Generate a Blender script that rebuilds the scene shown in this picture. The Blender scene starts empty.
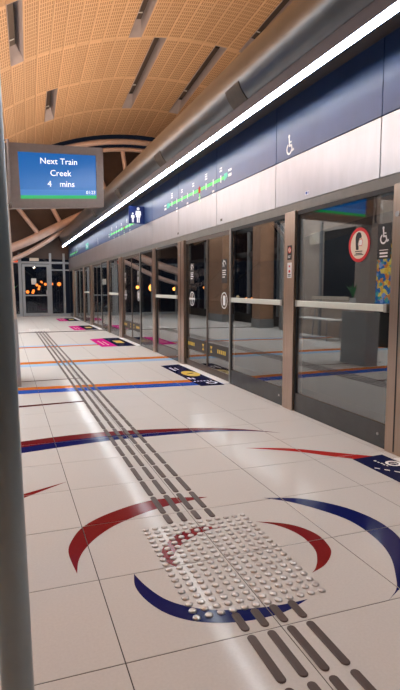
import bpy, bmesh, math, random
from mathutils import Vector, Matrix
random.seed(7)
S = bpy.context.scene
COL = S.collection
PI = math.pi

# ------------------------------------------------------------------ camera
H = 1.35
F, PITCH, YAW = 536.0, math.radians(6.07), math.radians(19.888)
cd = bpy.data.cameras.new('camera'); cam = bpy.data.objects.new('camera', cd); COL.objects.link(cam)
cd.sensor_fit = 'HORIZONTAL'; cd.sensor_width = 36; cd.lens = 36 * F / 400; cd.clip_start = .05; cd.clip_end = 400
cam.location = (0, 0, H); cam.rotation_euler = (PI/2 - PITCH, 0, -YAW)
S.camera = cam
# ------------------------------------------------------------------ world (night) and exposure
w = bpy.data.worlds.new('night_sky'); S.world = w; w.use_nodes = True
bg = w.node_tree.nodes['Background']; bg.inputs[0].default_value = (.05, .06, .10, 1); bg.inputs[1].default_value = .12
vs = S.view_settings; vs.view_transform = 'Standard'; vs.look = 'None'; vs.gamma = 1; vs.exposure = 0.08
vs.use_curve_mapping = False
# ------------------------------------------------------------------ large lights: warm uplights along both cornices
CORNICE_LAMP = 38.0
WALL_FILL = 15.0  # strength of the added fill strips over the side wall
def area(name, loc, rot, sx, sy, power, col):
    l = bpy.data.lights.new(name, 'AREA'); l.shape = 'RECTANGLE'; l.size = sx; l.size_y = sy; l.energy = power; l.color = col
    o = bpy.data.objects.new(name, l); COL.objects.link(o); o.location = loc; o.rotation_euler = rot; return o
WARM = (1.0, .74, .52)
area('cornice_uplight', (2.95, 10.0, 4.16), (PI, 0, 0), .25, 26, 700, WARM)
area('wall_uplight', (-1.85, 10.0, 4.62), (PI, math.radians(-15), 0), .25, 26, 760, WARM)

# ------------------------------------------------------------------ materials
M = {}
def mat(name, col, rough=.5, metal=0, spec=.5, emit=None, estr=0, noise=0, nscale=8, bump=0, bscale=60, stretch=None, coat=0):
    m = bpy.data.materials.new(name); m.use_nodes = True; nt = m.node_tree; b = nt.nodes['Principled BSDF']
    b.inputs['Base Color'].default_value = (*col, 1); b.inputs['Roughness'].default_value = rough
    b.inputs['Metallic'].default_value = metal; b.inputs['Specular IOR Level'].default_value = spec
    b.inputs['Coat Weight'].default_value = coat; b.inputs['Coat Roughness'].default_value = .06
    if emit: b.inputs['Emission Color'].default_value = (*emit, 1); b.inputs['Emission Strength'].default_value = estr
    if noise or bump:
        tc = nt.nodes.new('ShaderNodeTexCoord'); mp = nt.nodes.new('ShaderNodeMapping')
        nt.links.new(tc.outputs['Object'], mp.inputs[0])
        if stretch: mp.inputs['Scale'].default_value = stretch
    if noise:
        n = nt.nodes.new('ShaderNodeTexNoise'); n.inputs['Scale'].default_value = nscale; n.inputs['Detail'].default_value = 4
        nt.links.new(mp.outputs[0], n.inputs['Vector'])
        r = nt.nodes.new('ShaderNodeMapRange'); r.inputs[1].default_value = .3; r.inputs[2].default_value = .7
        r.inputs[3].default_value = 1 - noise; r.inputs[4].default_value = 1 + noise
        nt.links.new(n.outputs[0], r.inputs[0])
        mx = nt.nodes.new('ShaderNodeMix'); mx.data_type = 'RGBA'; mx.blend_type = 'MULTIPLY'; mx.inputs[0].default_value = 1
        mx.inputs[6].default_value = (*col, 1); nt.links.new(r.outputs[0], mx.inputs[7]); nt.links.new(mx.outputs[2], b.inputs['Base Color'])
    if bump:
        n2 = nt.nodes.new('ShaderNodeTexNoise'); n2.inputs['Scale'].default_value = bscale; nt.links.new(mp.outputs[0], n2.inputs['Vector'])
        bp = nt.nodes.new('ShaderNodeBump'); bp.inputs['Strength'].default_value = bump; bp.inputs['Distance'].default_value = .01
        nt.links.new(n2.outputs[0], bp.inputs['Height']); nt.links.new(bp.outputs[0], b.inputs['Normal'])
    M[name] = m; return m
mat('tile', (.60, .60, .595), .075, noise=.05, nscale=90, spec=.3)
mat('grout', (.045, .042, .04), .8, noise=.15, nscale=30)
mat('red', (.20, .016, .018), .22, noise=.06, nscale=40)
mat('redbright', (.42, .028, .022), .22, noise=.06, nscale=40)
mat('maroon', (.16, .018, .022), .22, noise=.06, nscale=40)
mat('blue', (.009, .014, .11), .22, noise=.06, nscale=40)
mat('brightblue', (.03, .10, .45), .25, noise=.05, nscale=40)
mat('paleblue', (.36, .55, .75), .25, noise=.05, nscale=40)
mat('orange', (.62, .19, .03), .25, noise=.05, nscale=40)
mat('darkline', (.10, .025, .025), .3, noise=.06, nscale=40)
mat('steel', (.075, .050, .043), .45, .25, spec=.35, noise=.12, nscale=60, stretch=(1, .2, 1))
mat('stud', (.55, .53, .52), .38, 1, noise=.08, nscale=80)
mat('poststeel', (.50, .385, .31), .30, 1, noise=.07, nscale=40, stretch=(1, 1, .05))
mat('satin', (.46, .45, .475), .38, .95, noise=.05, nscale=10, stretch=(1, 1, .3))
mat('pushbar', (.66, .72, .68), .40, .1, noise=.03, nscale=20)
mat('rail', (.42, .42, .40), .38, .8, noise=.06, nscale=12)
mat('navy', (.028, .065, .19), .33, 0, spec=.45, noise=.08, nscale=3)
mat('tube', (.13, .14, .15), .30, .8, noise=.12, nscale=2.2)
mat('trough', (.04, .07, .13), .38, .2, noise=.1, nscale=4)
mat('soffit', (.12, .10, .085), .6, .2, noise=.12, nscale=5)
mat('darkbrown', (.075, .06, .048), .6, .1, noise=.12, nscale=12)
mat('lamp_white', (.8, .8, .8), .4, emit=(.86, .94, 1), estr=CORNICE_LAMP)
mat('fill_strip', (.8, .8, .8), .4, emit=(.92, .97, 1), estr=WALL_FILL)
mat('housing', (.42, .36, .37), .55, .1, noise=.05, nscale=5)
mat('dark', (.012, .012, .014), .5, noise=.2, nscale=5)
mat('rubber', (.02, .02, .022), .6, noise=.15, nscale=20)
mat('gable', (.085, .050, .038), .5, noise=.2, nscale=1.5)
mat('backing', (.07, .035, .018), .9, noise=.2, nscale=3)
mat('copper', (.82, .60, .52), .40, .1, noise=.08, nscale=4)
mat('polepaint', (.30, .345, .36), .28, .5, noise=.05, nscale=20)
mat('bezel', (.27, .205, .18), .45, .3, noise=.06, nscale=20)
mat('doorleaf', (.11, .085, .072), .42, .5, noise=.06, nscale=20)
mat('cladding', (.42, .24, .15), .42, .1, noise=.08, nscale=6)
mat('white', (.80, .80, .80), .5, noise=.03, nscale=20)
mat('screen_text', (.8, .8, .8), .5, emit=(1, 1, 1), estr=.95)
mat('screen_green', (0, .2, .05), .3, emit=(.0, .40, .09), estr=.85)
mat('screen_bar', (.02, .1, .3), .3, emit=(.04, .20, .52), estr=.8)
mat('green', (.02, .50, .06), .4, emit=(.02, .6, .06), estr=.7)
mat('teal', (.02, .42, .30), .4, emit=(.02, .5, .3), estr=.3)
mat('signblue', (.012, .03, .16), .35, noise=.05, nscale=30)
mat('signwhite', (.85, .86, .88), .45, noise=.02, nscale=30)
mat('sign_lit', (.85, .86, .88), .45, emit=(1, 1, 1), estr=.45)
mat('signred', (.62, .012, .02), .4, noise=.04, nscale=30)
mat('cream', (.80, .70, .58), .45, noise=.03, nscale=30)
mat('black', (.010, .010, .012), .4, noise=.1, nscale=30)
mat('pink', (.62, .02, .26), .35, noise=.04, nscale=30)
mat('yellow', (.75, .52, .03), .35, noise=.04, nscale=30)
mat('decalnavy', (.012, .02, .085), .25, noise=.06, nscale=30)
mat('doorframe', (.33, .345, .36), .4, .5, noise=.06, nscale=20)
mat('darkgrey', (.075, .08, .085), .22, .3, noise=.06, nscale=8)
mat('cabinet', (.22, .25, .27), .45, .2, noise=.06, nscale=10)
mat('plinth', (.36, .37, .38), .45, .1, noise=.06, nscale=10)
mat('column', (.54, .45, .39), .5, .1, noise=.06, nscale=10)
mat('paper', (.75, .74, .70), .7, noise=.04, nscale=10)
mat('wood', (.45, .27, .15), .45, noise=.15, nscale=6, stretch=(1, 8, 8))
mat('leaf', (.05, .25, .08), .5, noise=.2, nscale=20)
mat('ballast', (.035, .033, .032), .95, noise=.3, nscale=12, bump=.5, bscale=30)
mat('trackwall', (.04, .04, .042), .9, noise=.2, nscale=2)
mat('streetglow', (.9, .4, .1), .5, emit=(1, .22, .03), estr=3.2)
mat('streetglow_strong', (.9, .4, .1), .5, emit=(1, .28, .05), estr=16)
mat('streetglow_pale', (.9, .8, .6), .5, emit=(1, .70, .4), estr=2.5)
mat('redsign', (.5, .05, .02), .5, emit=(1, .12, .02), estr=.8)

def polished(name, col, noise=.05, nscale=60, rough=.11, f0=.022, f1=.22):
    m = bpy.data.materials.new(name); m.use_nodes = True; nt = m.node_tree; N = nt.nodes; L = nt.links
    N.remove(N['Principled BSDF']); out = N['Material Output']
    tc = N.new('ShaderNodeTexCoord'); n = N.new('ShaderNodeTexNoise'); n.inputs['Scale'].default_value = nscale; L.new(tc.outputs['Object'], n.inputs['Vector'])
    q = N.new('ShaderNodeMapRange'); q.inputs[1].default_value = .3; q.inputs[2].default_value = .7; q.inputs[3].default_value = 1-noise; q.inputs[4].default_value = 1+noise; L.new(n.outputs[0], q.inputs[0])
    mx = N.new('ShaderNodeMix'); mx.data_type = 'RGBA'; mx.blend_type = 'MULTIPLY'; mx.inputs[0].default_value = 1; mx.inputs[6].default_value = (*col, 1); L.new(q.outputs[0], mx.inputs[7])
    d = N.new('ShaderNodeBsdfDiffuse'); L.new(mx.outputs[2], d.inputs['Color'])
    g = N.new('ShaderNodeBsdfGlossy'); g.inputs['Roughness'].default_value = rough
    lw = N.new('ShaderNodeLayerWeight'); lw.inputs['Blend'].default_value = .5
    pw = N.new('ShaderNodeMath'); pw.operation = 'POWER'; pw.inputs[1].default_value = 5; L.new(lw.outputs['Facing'], pw.inputs[0])
    f = N.new('ShaderNodeMath'); f.operation = 'MULTIPLY_ADD'; f.inputs[1].default_value = f1; f.inputs[2].default_value = f0; L.new(pw.outputs[0], f.inputs[0])
    x = N.new('ShaderNodeMixShader'); L.new(f.outputs[0], x.inputs[0]); L.new(d.outputs[0], x.inputs[1]); L.new(g.outputs[0], x.inputs[2]); L.new(x.outputs[0], out.inputs['Surface'])
    M[name] = m
polished('tile', (.61, .60, .585), .03, 90)
for nm_, c_ in (('red', (.20, .014, .016)), ('redbright', (.40, .022, .020)), ('maroon', (.15, .014, .018)), ('blue', (.007, .011, .10)), ('brightblue', (.025, .09, .42)),
                ('paleblue', (.34, .53, .74)), ('orange', (.60, .17, .025)), ('darkline', (.08, .02, .02)), ('decalnavy', (.010, .014, .065)), ('pink', (.62, .015, .25))):
    polished(nm_, c_)
def wood_panel():
    m = bpy.data.materials.new('perforated_wood'); m.use_nodes = True; nt = m.node_tree; N = nt.nodes; L = nt.links
    b = N['Principled BSDF']; b.inputs['Roughness'].default_value = .55
    tc = N.new('ShaderNodeTexCoord'); sp = N.new('ShaderNodeSeparateXYZ'); L.new(tc.outputs['Object'], sp.inputs[0])
    def mth(op, a, c=None):
        n = N.new('ShaderNodeMath'); n.operation = op
        for i, v in enumerate((a, c)):
            if v is None: continue
            if hasattr(v, 'links'): L.new(v, n.inputs[i])
            else: n.inputs[i].default_value = v
        return n.outputs[0]
    u, v = sp.outputs['X'], sp.outputs['Y']
    fu = mth('FRACT', mth('MULTIPLY', mth('ADD', u, .1740), 1/.058)); fv = mth('FRACT', mth('MULTIPLY', v, 1/.175))
    hole = mth('MULTIPLY', mth('MULTIPLY', mth('GREATER_THAN', fu, .45), mth('GREATER_THAN', fv, .26)),
               mth('MULTIPLY', mth('LESS_THAN', mth('ABSOLUTE', mth('ADD', u, -.012)), .174), mth('LESS_THAN', mth('ABSOLUTE', v), 1.40)))
    nz = N.new('ShaderNodeTexNoise'); nz.inputs['Scale'].default_value = 3; nz.inputs['Detail'].default_value = 5
    mp = N.new('ShaderNodeMapping'); mp.inputs['Scale'].default_value = (6, .6, 6); L.new(tc.outputs['Object'], mp.inputs[0]); L.new(mp.outputs[0], nz.inputs['Vector'])
    oi = N.new('ShaderNodeObjectInfo')
    cr = N.new('ShaderNodeMix'); cr.data_type = 'RGBA'; L.new(nz.outputs[0], cr.inputs[0])
    cr.inputs[6].default_value = (.58, .37, .22, 1); cr.inputs[7].default_value = (.70, .46, .285, 1)
    hs = N.new('ShaderNodeHueSaturation'); L.new(cr.outputs[2], hs.inputs['Color'])
    L.new(mth('ADD', mth('MULTIPLY', oi.outputs['Random'], .14), .93), hs.inputs['Value'])
    mx = N.new('ShaderNodeMix'); mx.data_type = 'RGBA'; L.new(hole, mx.inputs[0]); L.new(hs.outputs[0], mx.inputs[6])
    mx.inputs[7].default_value = (.33, .18, .09, 1); L.new(mx.outputs[2], b.inputs['Base Color'])
    bp = N.new('ShaderNodeBump'); bp.invert = True; bp.inputs['Strength'].default_value = .5; bp.inputs['Distance'].default_value = .01
    L.new(hole, bp.inputs['Height']); L.new(bp.outputs[0], b.inputs['Normal'])
    M['perf'] = m
wood_panel()

def glass(name, tint, r0, rough=0.0):
    m = bpy.data.materials.new(name); m.use_nodes = True; nt = m.node_tree; N = nt.nodes; L = nt.links
    N.remove(N['Principled BSDF']); out = N['Material Output']
    t = N.new('ShaderNodeBsdfTransparent'); t.inputs[0].default_value = (*tint, 1)
    g = N.new('ShaderNodeBsdfGlossy'); g.inputs['Roughness'].default_value = rough; g.inputs['Color'].default_value = (.93, .96, .97, 1)
    lw = N.new('ShaderNodeLayerWeight'); lw.inputs['Blend'].default_value = .5       # Schlick reflectance, the same for both faces of the sheet
    pw = N.new('ShaderNodeMath'); pw.operation = 'POWER'; pw.inputs[1].default_value = 5; L.new(lw.outputs['Facing'], pw.inputs[0])
    f = N.new('ShaderNodeMath'); f.operation = 'MULTIPLY_ADD'; f.inputs[1].default_value = 1-r0; f.inputs[2].default_value = r0; L.new(pw.outputs[0], f.inputs[0])
    x = N.new('ShaderNodeMixShader'); L.new(f.outputs[0], x.inputs[0]); L.new(t.outputs[0], x.inputs[1]); L.new(g.outputs[0], x.inputs[2])
    L.new(x.outputs[0], out.inputs['Surface']); M[name] = m
glass('glass', (.66, .69, .69), .20)
glass('endglass', (.75, .77, .79), .04)

def screen_mat():
    m = bpy.data.materials.new('blue_screen'); m.use_nodes = True; nt = m.node_tree; N = nt.nodes; L = nt.links
    b = N['Principled BSDF']; b.inputs['Base Color'].default_value = (.01, .03, .1, 1); b.inputs['Roughness'].default_value = .25
    tc = N.new('ShaderNodeTexCoord'); sp = N.new('ShaderNodeSeparateXYZ'); L.new(tc.outputs['Generated'], sp.inputs[0])
    cr = N.new('ShaderNodeValToRGB'); L.new(sp.outputs['Z'], cr.inputs[0])
    cr.color_ramp.elements[0].color = (.012, .16, .50, 1); cr.color_ramp.elements[1].color = (.008, .125, .43, 1)
    L.new(cr.outputs[0], b.inputs['Emission Color']); b.inputs['Emission Strength'].default_value = .85
    M['screen'] = m
screen_mat()

def poster_mat():
    m = bpy.data.materials.new('floral_print'); m.use_nodes = True; nt = m.node_tree; N = nt.nodes; L = nt.links
    b = N['Principled BSDF']; b.inputs['Roughness'].default_value = .5
    tc = N.new('ShaderNodeTexCoord'); v = N.new('ShaderNodeTexVoronoi'); v.inputs['Scale'].default_value = 11; L.new(tc.outputs['Object'], v.inputs['Vector'])
    sp = N.new('ShaderNodeSeparateColor'); L.new(v.outputs['Color'], sp.inputs[0])
    cr = N.new('ShaderNodeValToRGB'); cr.color_ramp.interpolation = 'CONSTANT'; L.new(sp.outputs[0], cr.inputs[0])
    e = cr.color_ramp.elements; e[0].color = (.02, .12, .35, 1); e[1].position = .3; e[1].color = (.75, .45, .04, 1)
    for p, c in ((.5, (.65, .2, .03, 1)), (.65, (.05, .3, .3, 1)), (.8, (.8, .6, .1, 1)), (.92, (.2, .3, .6, 1))):
        q = e.new(p); q.color = c
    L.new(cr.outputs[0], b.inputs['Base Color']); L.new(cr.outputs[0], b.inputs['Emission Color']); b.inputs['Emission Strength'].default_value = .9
    M['poster'] = m
poster_mat()

# ------------------------------------------------------------------ helpers
ORG = {}
TINY = {'stop_names', 'stop_ticks', 'lettering', 'print', 'dashes', 'band_lettering', 'round_symbol', 'pictogram'}   # print too fine to pick apart
def org(o):
    return ORG.get(o, Vector((0, 0, 0))) if o else Vector((0, 0, 0))
class MB:
    def __init__(s): s.v = []; s.f = []
    def add(s, vs, fs):
        k = len(s.v); s.v += [tuple(p) for p in vs]; s.f += [tuple(i + k for i in f) for f in fs]; return s
    def box(s, x0, x1, y0, y1, z0, z1, bev=0):
        if bev:
            b = bev; P = []
            for z, i in ((z0, b), (z0 + b, 0), (z1 - b, 0), (z1, b)):
                P += [(x0+i, y0+i, z), (x1-i, y0+i, z), (x1-i, y1-i, z), (x0+i, y1-i, z)]
            fs = [(3, 2, 1, 0), (12, 13, 14, 15)]
            for l in range(3):
                for k in range(4):
                    a = l*4 + k; c = l*4 + (k+1) % 4; fs.append((a, c, c+4, a+4))
            return s.add(P, fs)
        return s.add([(x0,y0,z0),(x1,y0,z0),(x1,y1,z0),(x0,y1,z0),(x0,y0,z1),(x1,y0,z1),(x1,y1,z1),(x0,y1,z1)],
                     [(3,2,1,0),(4,5,6,7),(0,1,5,4),(1,2,6,5),(2,3,7,6),(3,0,4,7)])
    def tube(s, pts, r, n=12, cap=True):
        pts = [Vector(p) for p in pts]; k0 = len(s.v); m = len(pts)
        rr = r if isinstance(r, (list, tuple)) else [r]*m
        for i, p in enumerate(pts):
            t = (pts[min(i+1, m-1)] - pts[max(i-1, 0)]).normalized()
            a = t.cross(Vector((0, 0, 1))) if abs(t.z) < .95 else t.cross(Vector((0, 1, 0)))
            a.normalize(); b = t.cross(a)
            for j in range(n):
                q = 2*PI*j/n; s.v.append(tuple(p + (a*math.cos(q) + b*math.sin(q))*rr[i]))
        for i in range(m-1):
            for j in range(n):
                a = k0+i*n+j; b = k0+i*n+(j+1) % n; s.f.append((a, b, b+n, a+n))
        if cap:
            s.f.append(tuple(k0+j for j in range(n))[::-1]); s.f.append(tuple(k0+(m-1)*n+j for j in range(n)))
        return s
    def prism(s, prof, y0, y1):                       # closed (x,z) profile extruded along Y
        n = len(prof); vs = [(x, y0, z) for x, z in prof] + [(x, y1, z) for x, z in prof]
        fs = [(i, (i+1) % n, (i+1) % n + n, i+n) for i in range(n)] + [tuple(range(n))[::-1], tuple(range(n, 2*n))]
        return s.add(vs, fs)
    def lathe(s, c, prof, n=14):
        k0 = len(s.v)
        for r, z in prof:
            for j in range(n):
                a = 2*PI*j/n; s.v.append((c[0]+r*math.cos(a), c[1]+r*math.sin(a), c[2]+z))
        for i in range(len(prof)-1):
            for j in range(n):
                a = k0+i*n+j; b = k0+i*n+(j+1) % n; s.f.append((a, b, b+n, a+n))
        s.f.append(tuple(k0+j for j in range(n))[::-1]); s.f.append(tuple(k0+(len(prof)-1)*n+j for j in range(n)))
        return s
    def flat(s, polys, mp):
        for p in polys: s.add([mp(u, v) for u, v in p], [tuple(range(len(p)))])
        return s
    def mesh(s, name, m, o=Vector((0, 0, 0)), smooth=False):
        me = bpy.data.meshes.new(name); me.from_pydata([Vector(v) - o for v in s.v], [], s.f); me.materials.append(M[m]); me.update()
        bm = bmesh.new(); bm.from_mesh(me); bmesh.ops.recalc_face_normals(bm, faces=bm.faces); bm.to_mesh(me); bm.free()
        if smooth:
            for p in me.polygons: p.use_smooth = True
            try: me.set_sharp_from_angle(angle=math.radians(40))
            except Exception: pass
        return me
    def build(s, name, m, parent=None, at=None, smooth=False):
        loc = Vector(at) if at is not None else (org(parent) if parent else Vector((0, 0, 0)))
        o = bpy.data.objects.new(name, s.mesh(name, m, loc, smooth)); COL.objects.link(o)
        if parent: o.parent = parent; o.location = loc - org(parent)
        else: o.location = loc
        if name in TINY: o['kind'] = 'stuff'
        ORG[o] = loc; return o
def inst(name, me, parent, loc):
    o = bpy.data.objects.new(name, me); COL.objects.link(o); o.parent = parent; o.location = Vector(loc) - org(parent); ORG[o] = Vector(loc); return o
def tag(o, label=None, cat=None, group=None, kind=None):
    if label: o['label'] = label
    if cat: o['category'] = cat
    if group: o['group'] = group
    if kind: o['kind'] = kind
    return o
def empty(name, loc, label=None, cat=None, group=None, kind=None):
    o = bpy.data.objects.new(name, None); COL.objects.link(o); o.location = loc; o.empty_display_size = .1; ORG[o] = Vector(loc)
    return tag(o, label, cat, group, kind)
def circle(cu, cv, r, n=28, rv=None, a0=0, a1=2*PI):
    rv = rv or r
    return [(cu + r*math.cos(a0+(a1-a0)*i/n), cv + rv*math.sin(a0+(a1-a0)*i/n)) for i in range(n)]
def ringquads(cu, cv, r0, r1, a0=0, a1=2*PI, n=28):
    P = []
    for i in range(n):
        a = a0+(a1-a0)*i/n; b = a0+(a1-a0)*(i+1)/n
        P.append([(cu+r0*math.cos(a), cv+r0*math.sin(a)), (cu+r1*math.cos(a), cv+r1*math.sin(a)), (cu+r1*math.cos(b), cv+r1*math.sin(b)), (cu+r0*math.cos(b), cv+r0*math.sin(b))])
    return P
def stroke(pts, wd):
    P = []
    for (a, b), (c, d) in zip(pts[:-1], pts[1:]):
        l = math.hypot(c-a, d-b) or 1; nx, ny = -(d-b)/l*wd/2, (c-a)/l*wd/2; ex, ey = (c-a)/l*wd/2, (d-b)/l*wd/2
        P.append([(a+nx-ex, b+ny-ey), (a-nx-ex, b-ny-ey), (c-nx+ex, d-ny+ey), (c+nx+ex, d+ny+ey)])
    return P
def rect(u0, u1, v0, v1): return [(u0, v0), (u1, v0), (u1, v1), (u0, v1)]
def xf(polys, du, dv, s=1): return [[(du+u*s, dv+v*s) for u, v in p] for p in polys]
def wheelchair():                                     # unit height pictogram, centred
    P = [circle(-.08, .43, .085, 16)]
    P += stroke([(-.07, .30), (-.03, -.02), (.16, -.04), (.25, -.30), (.34, -.27)], .11)
    P += stroke([(-.05, .15), (.14, .13)], .07)
    P += ringquads(-.05, -.17, .19, .285, math.radians(115), math.radians(345), 22)
    return P
def person_icon(s=1, skirt=False):
    P = [circle(0, .40, .10, 16)]
    P.append([(-.17, .26), (.17, .26), (.21, -.02), (.13, -.02), (.11, .12), (.17 if skirt else .11, -.15), (-.17 if skirt else -.11, -.15), (-.11, .12), (-.13, -.02), (-.21, -.02)])
    P += [rect(-.10, -.02, -.5, -.14), rect(.02, .10, -.5, -.14)]
    return [[(u*s, v*s) for u, v in p] for p in P]
def onwall(X, Yc, Zc):                                 # print on the screen wall, read from the platform
    return lambda u, v: (X, Yc - u, Zc + v)
def text(name, body, size, mp, m, parent, align='CENTER'):
    c = bpy.data.curves.new('t', 'FONT'); c.body = body; c.size = size; c.align_x = align; c.resolution_u = 3
    t = bpy.data.objects.new('t', c); COL.objects.link(t); bpy.context.view_layer.update()
    me0 = bpy.data.meshes.new_from_object(t.evaluated_get(bpy.context.evaluated_depsgraph_get()))
    mb = MB(); mb.add([mp(v.co.x, v.co.y) for v in me0.vertices], [tuple(p.vertices) for p in me0.polygons])
    bpy.data.objects.remove(t); bpy.data.curves.remove(c); bpy.data.meshes.remove(me0)
    return mb.build(name, m, parent)
ORD = ['first', 'second', 'third', 'fourth', 'fifth', 'sixth', 'seventh', 'eighth', 'ninth', 'tenth', 'eleventh', 'twelfth', 'thirteenth', 'fourteenth', 'fifteenth', 'sixteenth']

# ================================================================== SETTING: floor
XP = 2.955                      # face of the platform screen wall
XL = -3.0                       # glazed wall across the platform
Y0, Y1 = -3.0, 26.8
TX, TY, GX, GY = .632, .592, .362, 1.79
fl = MB().box(XL, XP+.15, Y0, Y1, -.25, -.0016).build('floor', 'grout'); tag(fl, 'pale polished tile platform floor with coloured inlaid arcs', 'floor', kind='structure')
GAP = .0022
def tile_box(mb, x0, x1, y0, y1):
    b = .0006; mb.add([(x0, y0, -.02), (x1, y0, -.02), (x1, y1, -.02), (x0, y1, -.02), (x0, y0, -b), (x1, y0, -b), (x1, y1, -b), (x0, y1, -b), (x0+b, y0+b, 0), (x1-b, y0+b, 0), (x1-b, y1-b, 0), (x0+b, y1-b, 0)],
        [(0,1,5,4),(1,2,6,5),(2,3,7,6),(3,0,4,7),(4,5,9,8),(5,6,10,9),(6,7,11,10),(7,4,8,11),(8,9,10,11)])
tm = MB(); tile_box(tm, GAP-TX/2, TX/2-GAP, GAP-TY/2, TY/2-GAP); tile_mesh = tm.mesh('floor_tile', 'tile')
rest = MB(); XB = []; YB = []
k = 0
for i in range(-6, 5):
    x0 = GX + i*TX; x1 = min(x0+TX, XP+.02); XB.append((max(x0, XL), x1))
XB.append((GX+5*TX-TX, 0)) if False else None
XB = [(max(GX+i*TX, XL), min(GX+(i+1)*TX, XP)) for i in range(-6, 5)]
for j in range(-9, 43):
    a = GY + j*TY; b = min(a+TY, Y1)
    if b - a < .05: continue
    YB.append((a, b))
for (x0, x1) in XB:
    for (a, b) in YB:
        full = abs(x1-x0-TX) < 1e-6 and abs(b-a-TY) < 1e-6
        if full and x0 > -.3 and .6 < a < 16:
            inst('floor_tile', tile_mesh, fl, ((x0+x1)/2, (a+b)/2, 0))
        elif x1-x0 > .02:
            tile_box(rest, x0+GAP, x1-GAP, max(a, Y0)+GAP, b-GAP)
tag(rest.build('tile_field', 'tile', fl), kind='stuff')
def clip(poly, x0, x1, y0, y1):
    for ax, val, sg in ((0, x0, 1), (0, x1, -1), (1, y0, 1), (1, y1, -1)):
        out = []
        for i in range(len(poly)):
            p, q = poly[i], poly[(i+1) % len(poly)]
            dp, dq = (p[ax]-val)*sg, (q[ax]-val)*sg
            if dp >= 0: out.append(p)
            if dp*dq < 0:
                t = dp/(dp-dq); out.append((p[0]+(q[0]-p[0])*t, p[1]+(q[1]-p[1])*t))
        poly = out
        if len(poly) < 3: return []
    return poly
def inlay(name, polys, m, z=.0006):
    mb = MB()
    for p in polys:
        xs = [q[0] for q in p]; ys = [q[1] for q in p]
        for (x0, x1) in XB:
            if x1 < min(xs) or x0 > max(xs): continue
            for (a, b) in YB:
                if b < min(ys) or a > max(ys): continue
                c = clip(p, x0+GAP, x1-GAP, a+GAP, b-GAP)
                if c: mb.add([(q[0], q[1], z) for q in c], [tuple(range(len(c)))])
    return mb.build(name, m, fl)
def crom(pts, n):                                     # Catmull-Rom resample
    out = []; P = [pts[0]] + list(pts) + [pts[-1]]; m = len(pts)-1
    for i in range(n+1):
        t = i/n*m; k = min(int(t), m-1); t -= k; p0, p1, p2, p3 = P[k], P[k+1], P[k+2], P[k+3]
        out.append(tuple(.5*((2*p1[d])+(-p0[d]+p2[d])*t+(2*p0[d]-5*p1[d]+4*p2[d]-p3[d])*t*t+(-p0[d]+3*p1[d]-3*p2[d]+p3[d])*t**3) for d in (0, 1)))
    return out
def crescent(name, A, B, m, n=40):
    a, b = crom(A, n), crom(B, n)
    P = [[a[i], a[i+1], b[i+1], b[i]] for i in range(n)]
    return inlay(name, P, m)
crescent('inlay_crescent', [(.273,2.47),(.257,2.69),(.291,2.83),(.368,2.97),(.514,3.09),(.753,3.195),(.954,3.208),(1.191,3.14)],
         [(.273,2.47),(.298,2.60),(.349,2.714),(.442,2.838),(.576,2.95),(.781,3.054),(.99,3.109),(1.191,3.14)], 'red')
crescent('inlay_crescent', [(.527,2.378),(.508,2.265),(.533,2.133),(.595,2.012),(.697,1.925),(.849,1.87),(1.035,1.865),(1.195,1.917)],
         [(.527,2.378),(.555,2.258),(.608,2.13),(.692,2.037),(.801,1.972),(.965,1.932),(1.079,1.918),(1.195,1.917)], 'blue')
crescent('inlay_crescent', [(1.318,2.703),(1.445,2.636),(1.527,2.551),(1.569,2.43),(1.554,2.301),(1.515,2.223),(1.426,2.141),(1.326,2.098)],
         [(1.318,2.703),(1.406,2.622),(1.459,2.522),(1.477,2.413),(1.462,2.289),(1.416,2.196),(1.365,2.13),(1.326,2.098)], 'red')
crescent('inlay_crescent', [(1.52,3.003),(1.74,2.915),(1.913,2.725),(1.986,2.527),(1.991,2.356),(1.955,2.22),(1.87,2.06),(1.75,1.92),(1.504,1.781)],
         [(1.52,3.003),(1.651,2.886),(1.763,2.715),(1.841,2.521),(1.841,2.294),(1.785,2.105),(1.678,1.933),(1.604,1.844),(1.504,1.781)], 'blue')
crescent('inlay_crescent', [(1.116,2.70),(.993,2.744),(.863,2.711),(.787,2.651),(.716,2.558),(.698,2.454),(.74,2.359)],
         [(1.116,2.70),(1.02,2.69),(.929,2.649),(.86,2.605),(.80,2.548),(.756,2.477),(.74,2.359)], 'red')
# wide red / blue band
def wband(f0, f1, x0, x1, n=40):
    P = []
    for i in range(n):
        a = x0+(x1-x0)*i/n; b = x0+(x1-x0)*(i+1)/n; P.append([(a, f0(a)), (b, f0(b)), (b, f1(b)), (a, f1(a))])
    return P
def interp(pts):
    def f(x):
        if x <= pts[0][0]: return pts[0][1]
        for (a, b), (c, d) in zip(pts[:-1], pts[1:]):
            if x <= c:
                t = (x-a)/(c-a); return b+(d-b)*t
        return pts[-1][1]
    return f
def smooth_pts(pts): return interp(crom(pts, 60))
top = smooth_pts([(-3,4.0),(-1.5,4.55),(.084,4.88),(.6,4.95),(1.07,4.925),(1.729,4.78),(2.1,4.60),(2.39,4.35)])
mid = smooth_pts([(-3,3.85),(-1.5,4.38),(.079,4.695),(.6,4.79),(1.05,4.79),(1.70,4.70),(2.1,4.56),(2.39,4.35)])
bot = smooth_pts([(-3,3.65),(-1.5,4.20),(.075,4.525),(.6,4.62),(1.02,4.655),(1.68,4.63),(2.1,4.53),(2.39,4.35)])
inlay('inlay_band', wband(mid, top, XL, 2.38), 'maroon'); inlay('inlay_band', wband(bot, mid, XL, 2.38), 'blue')
inlay('inlay_stripe', wband(lambda x: 7.40-.075*x, lambda x: 7.60-.075*x, XL, XP), 'orange')
inlay('inlay_stripe', wband(lambda x: 7.14-.075*x, lambda x: 7.40-.075*x, XL, XP), 'brightblue')
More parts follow.
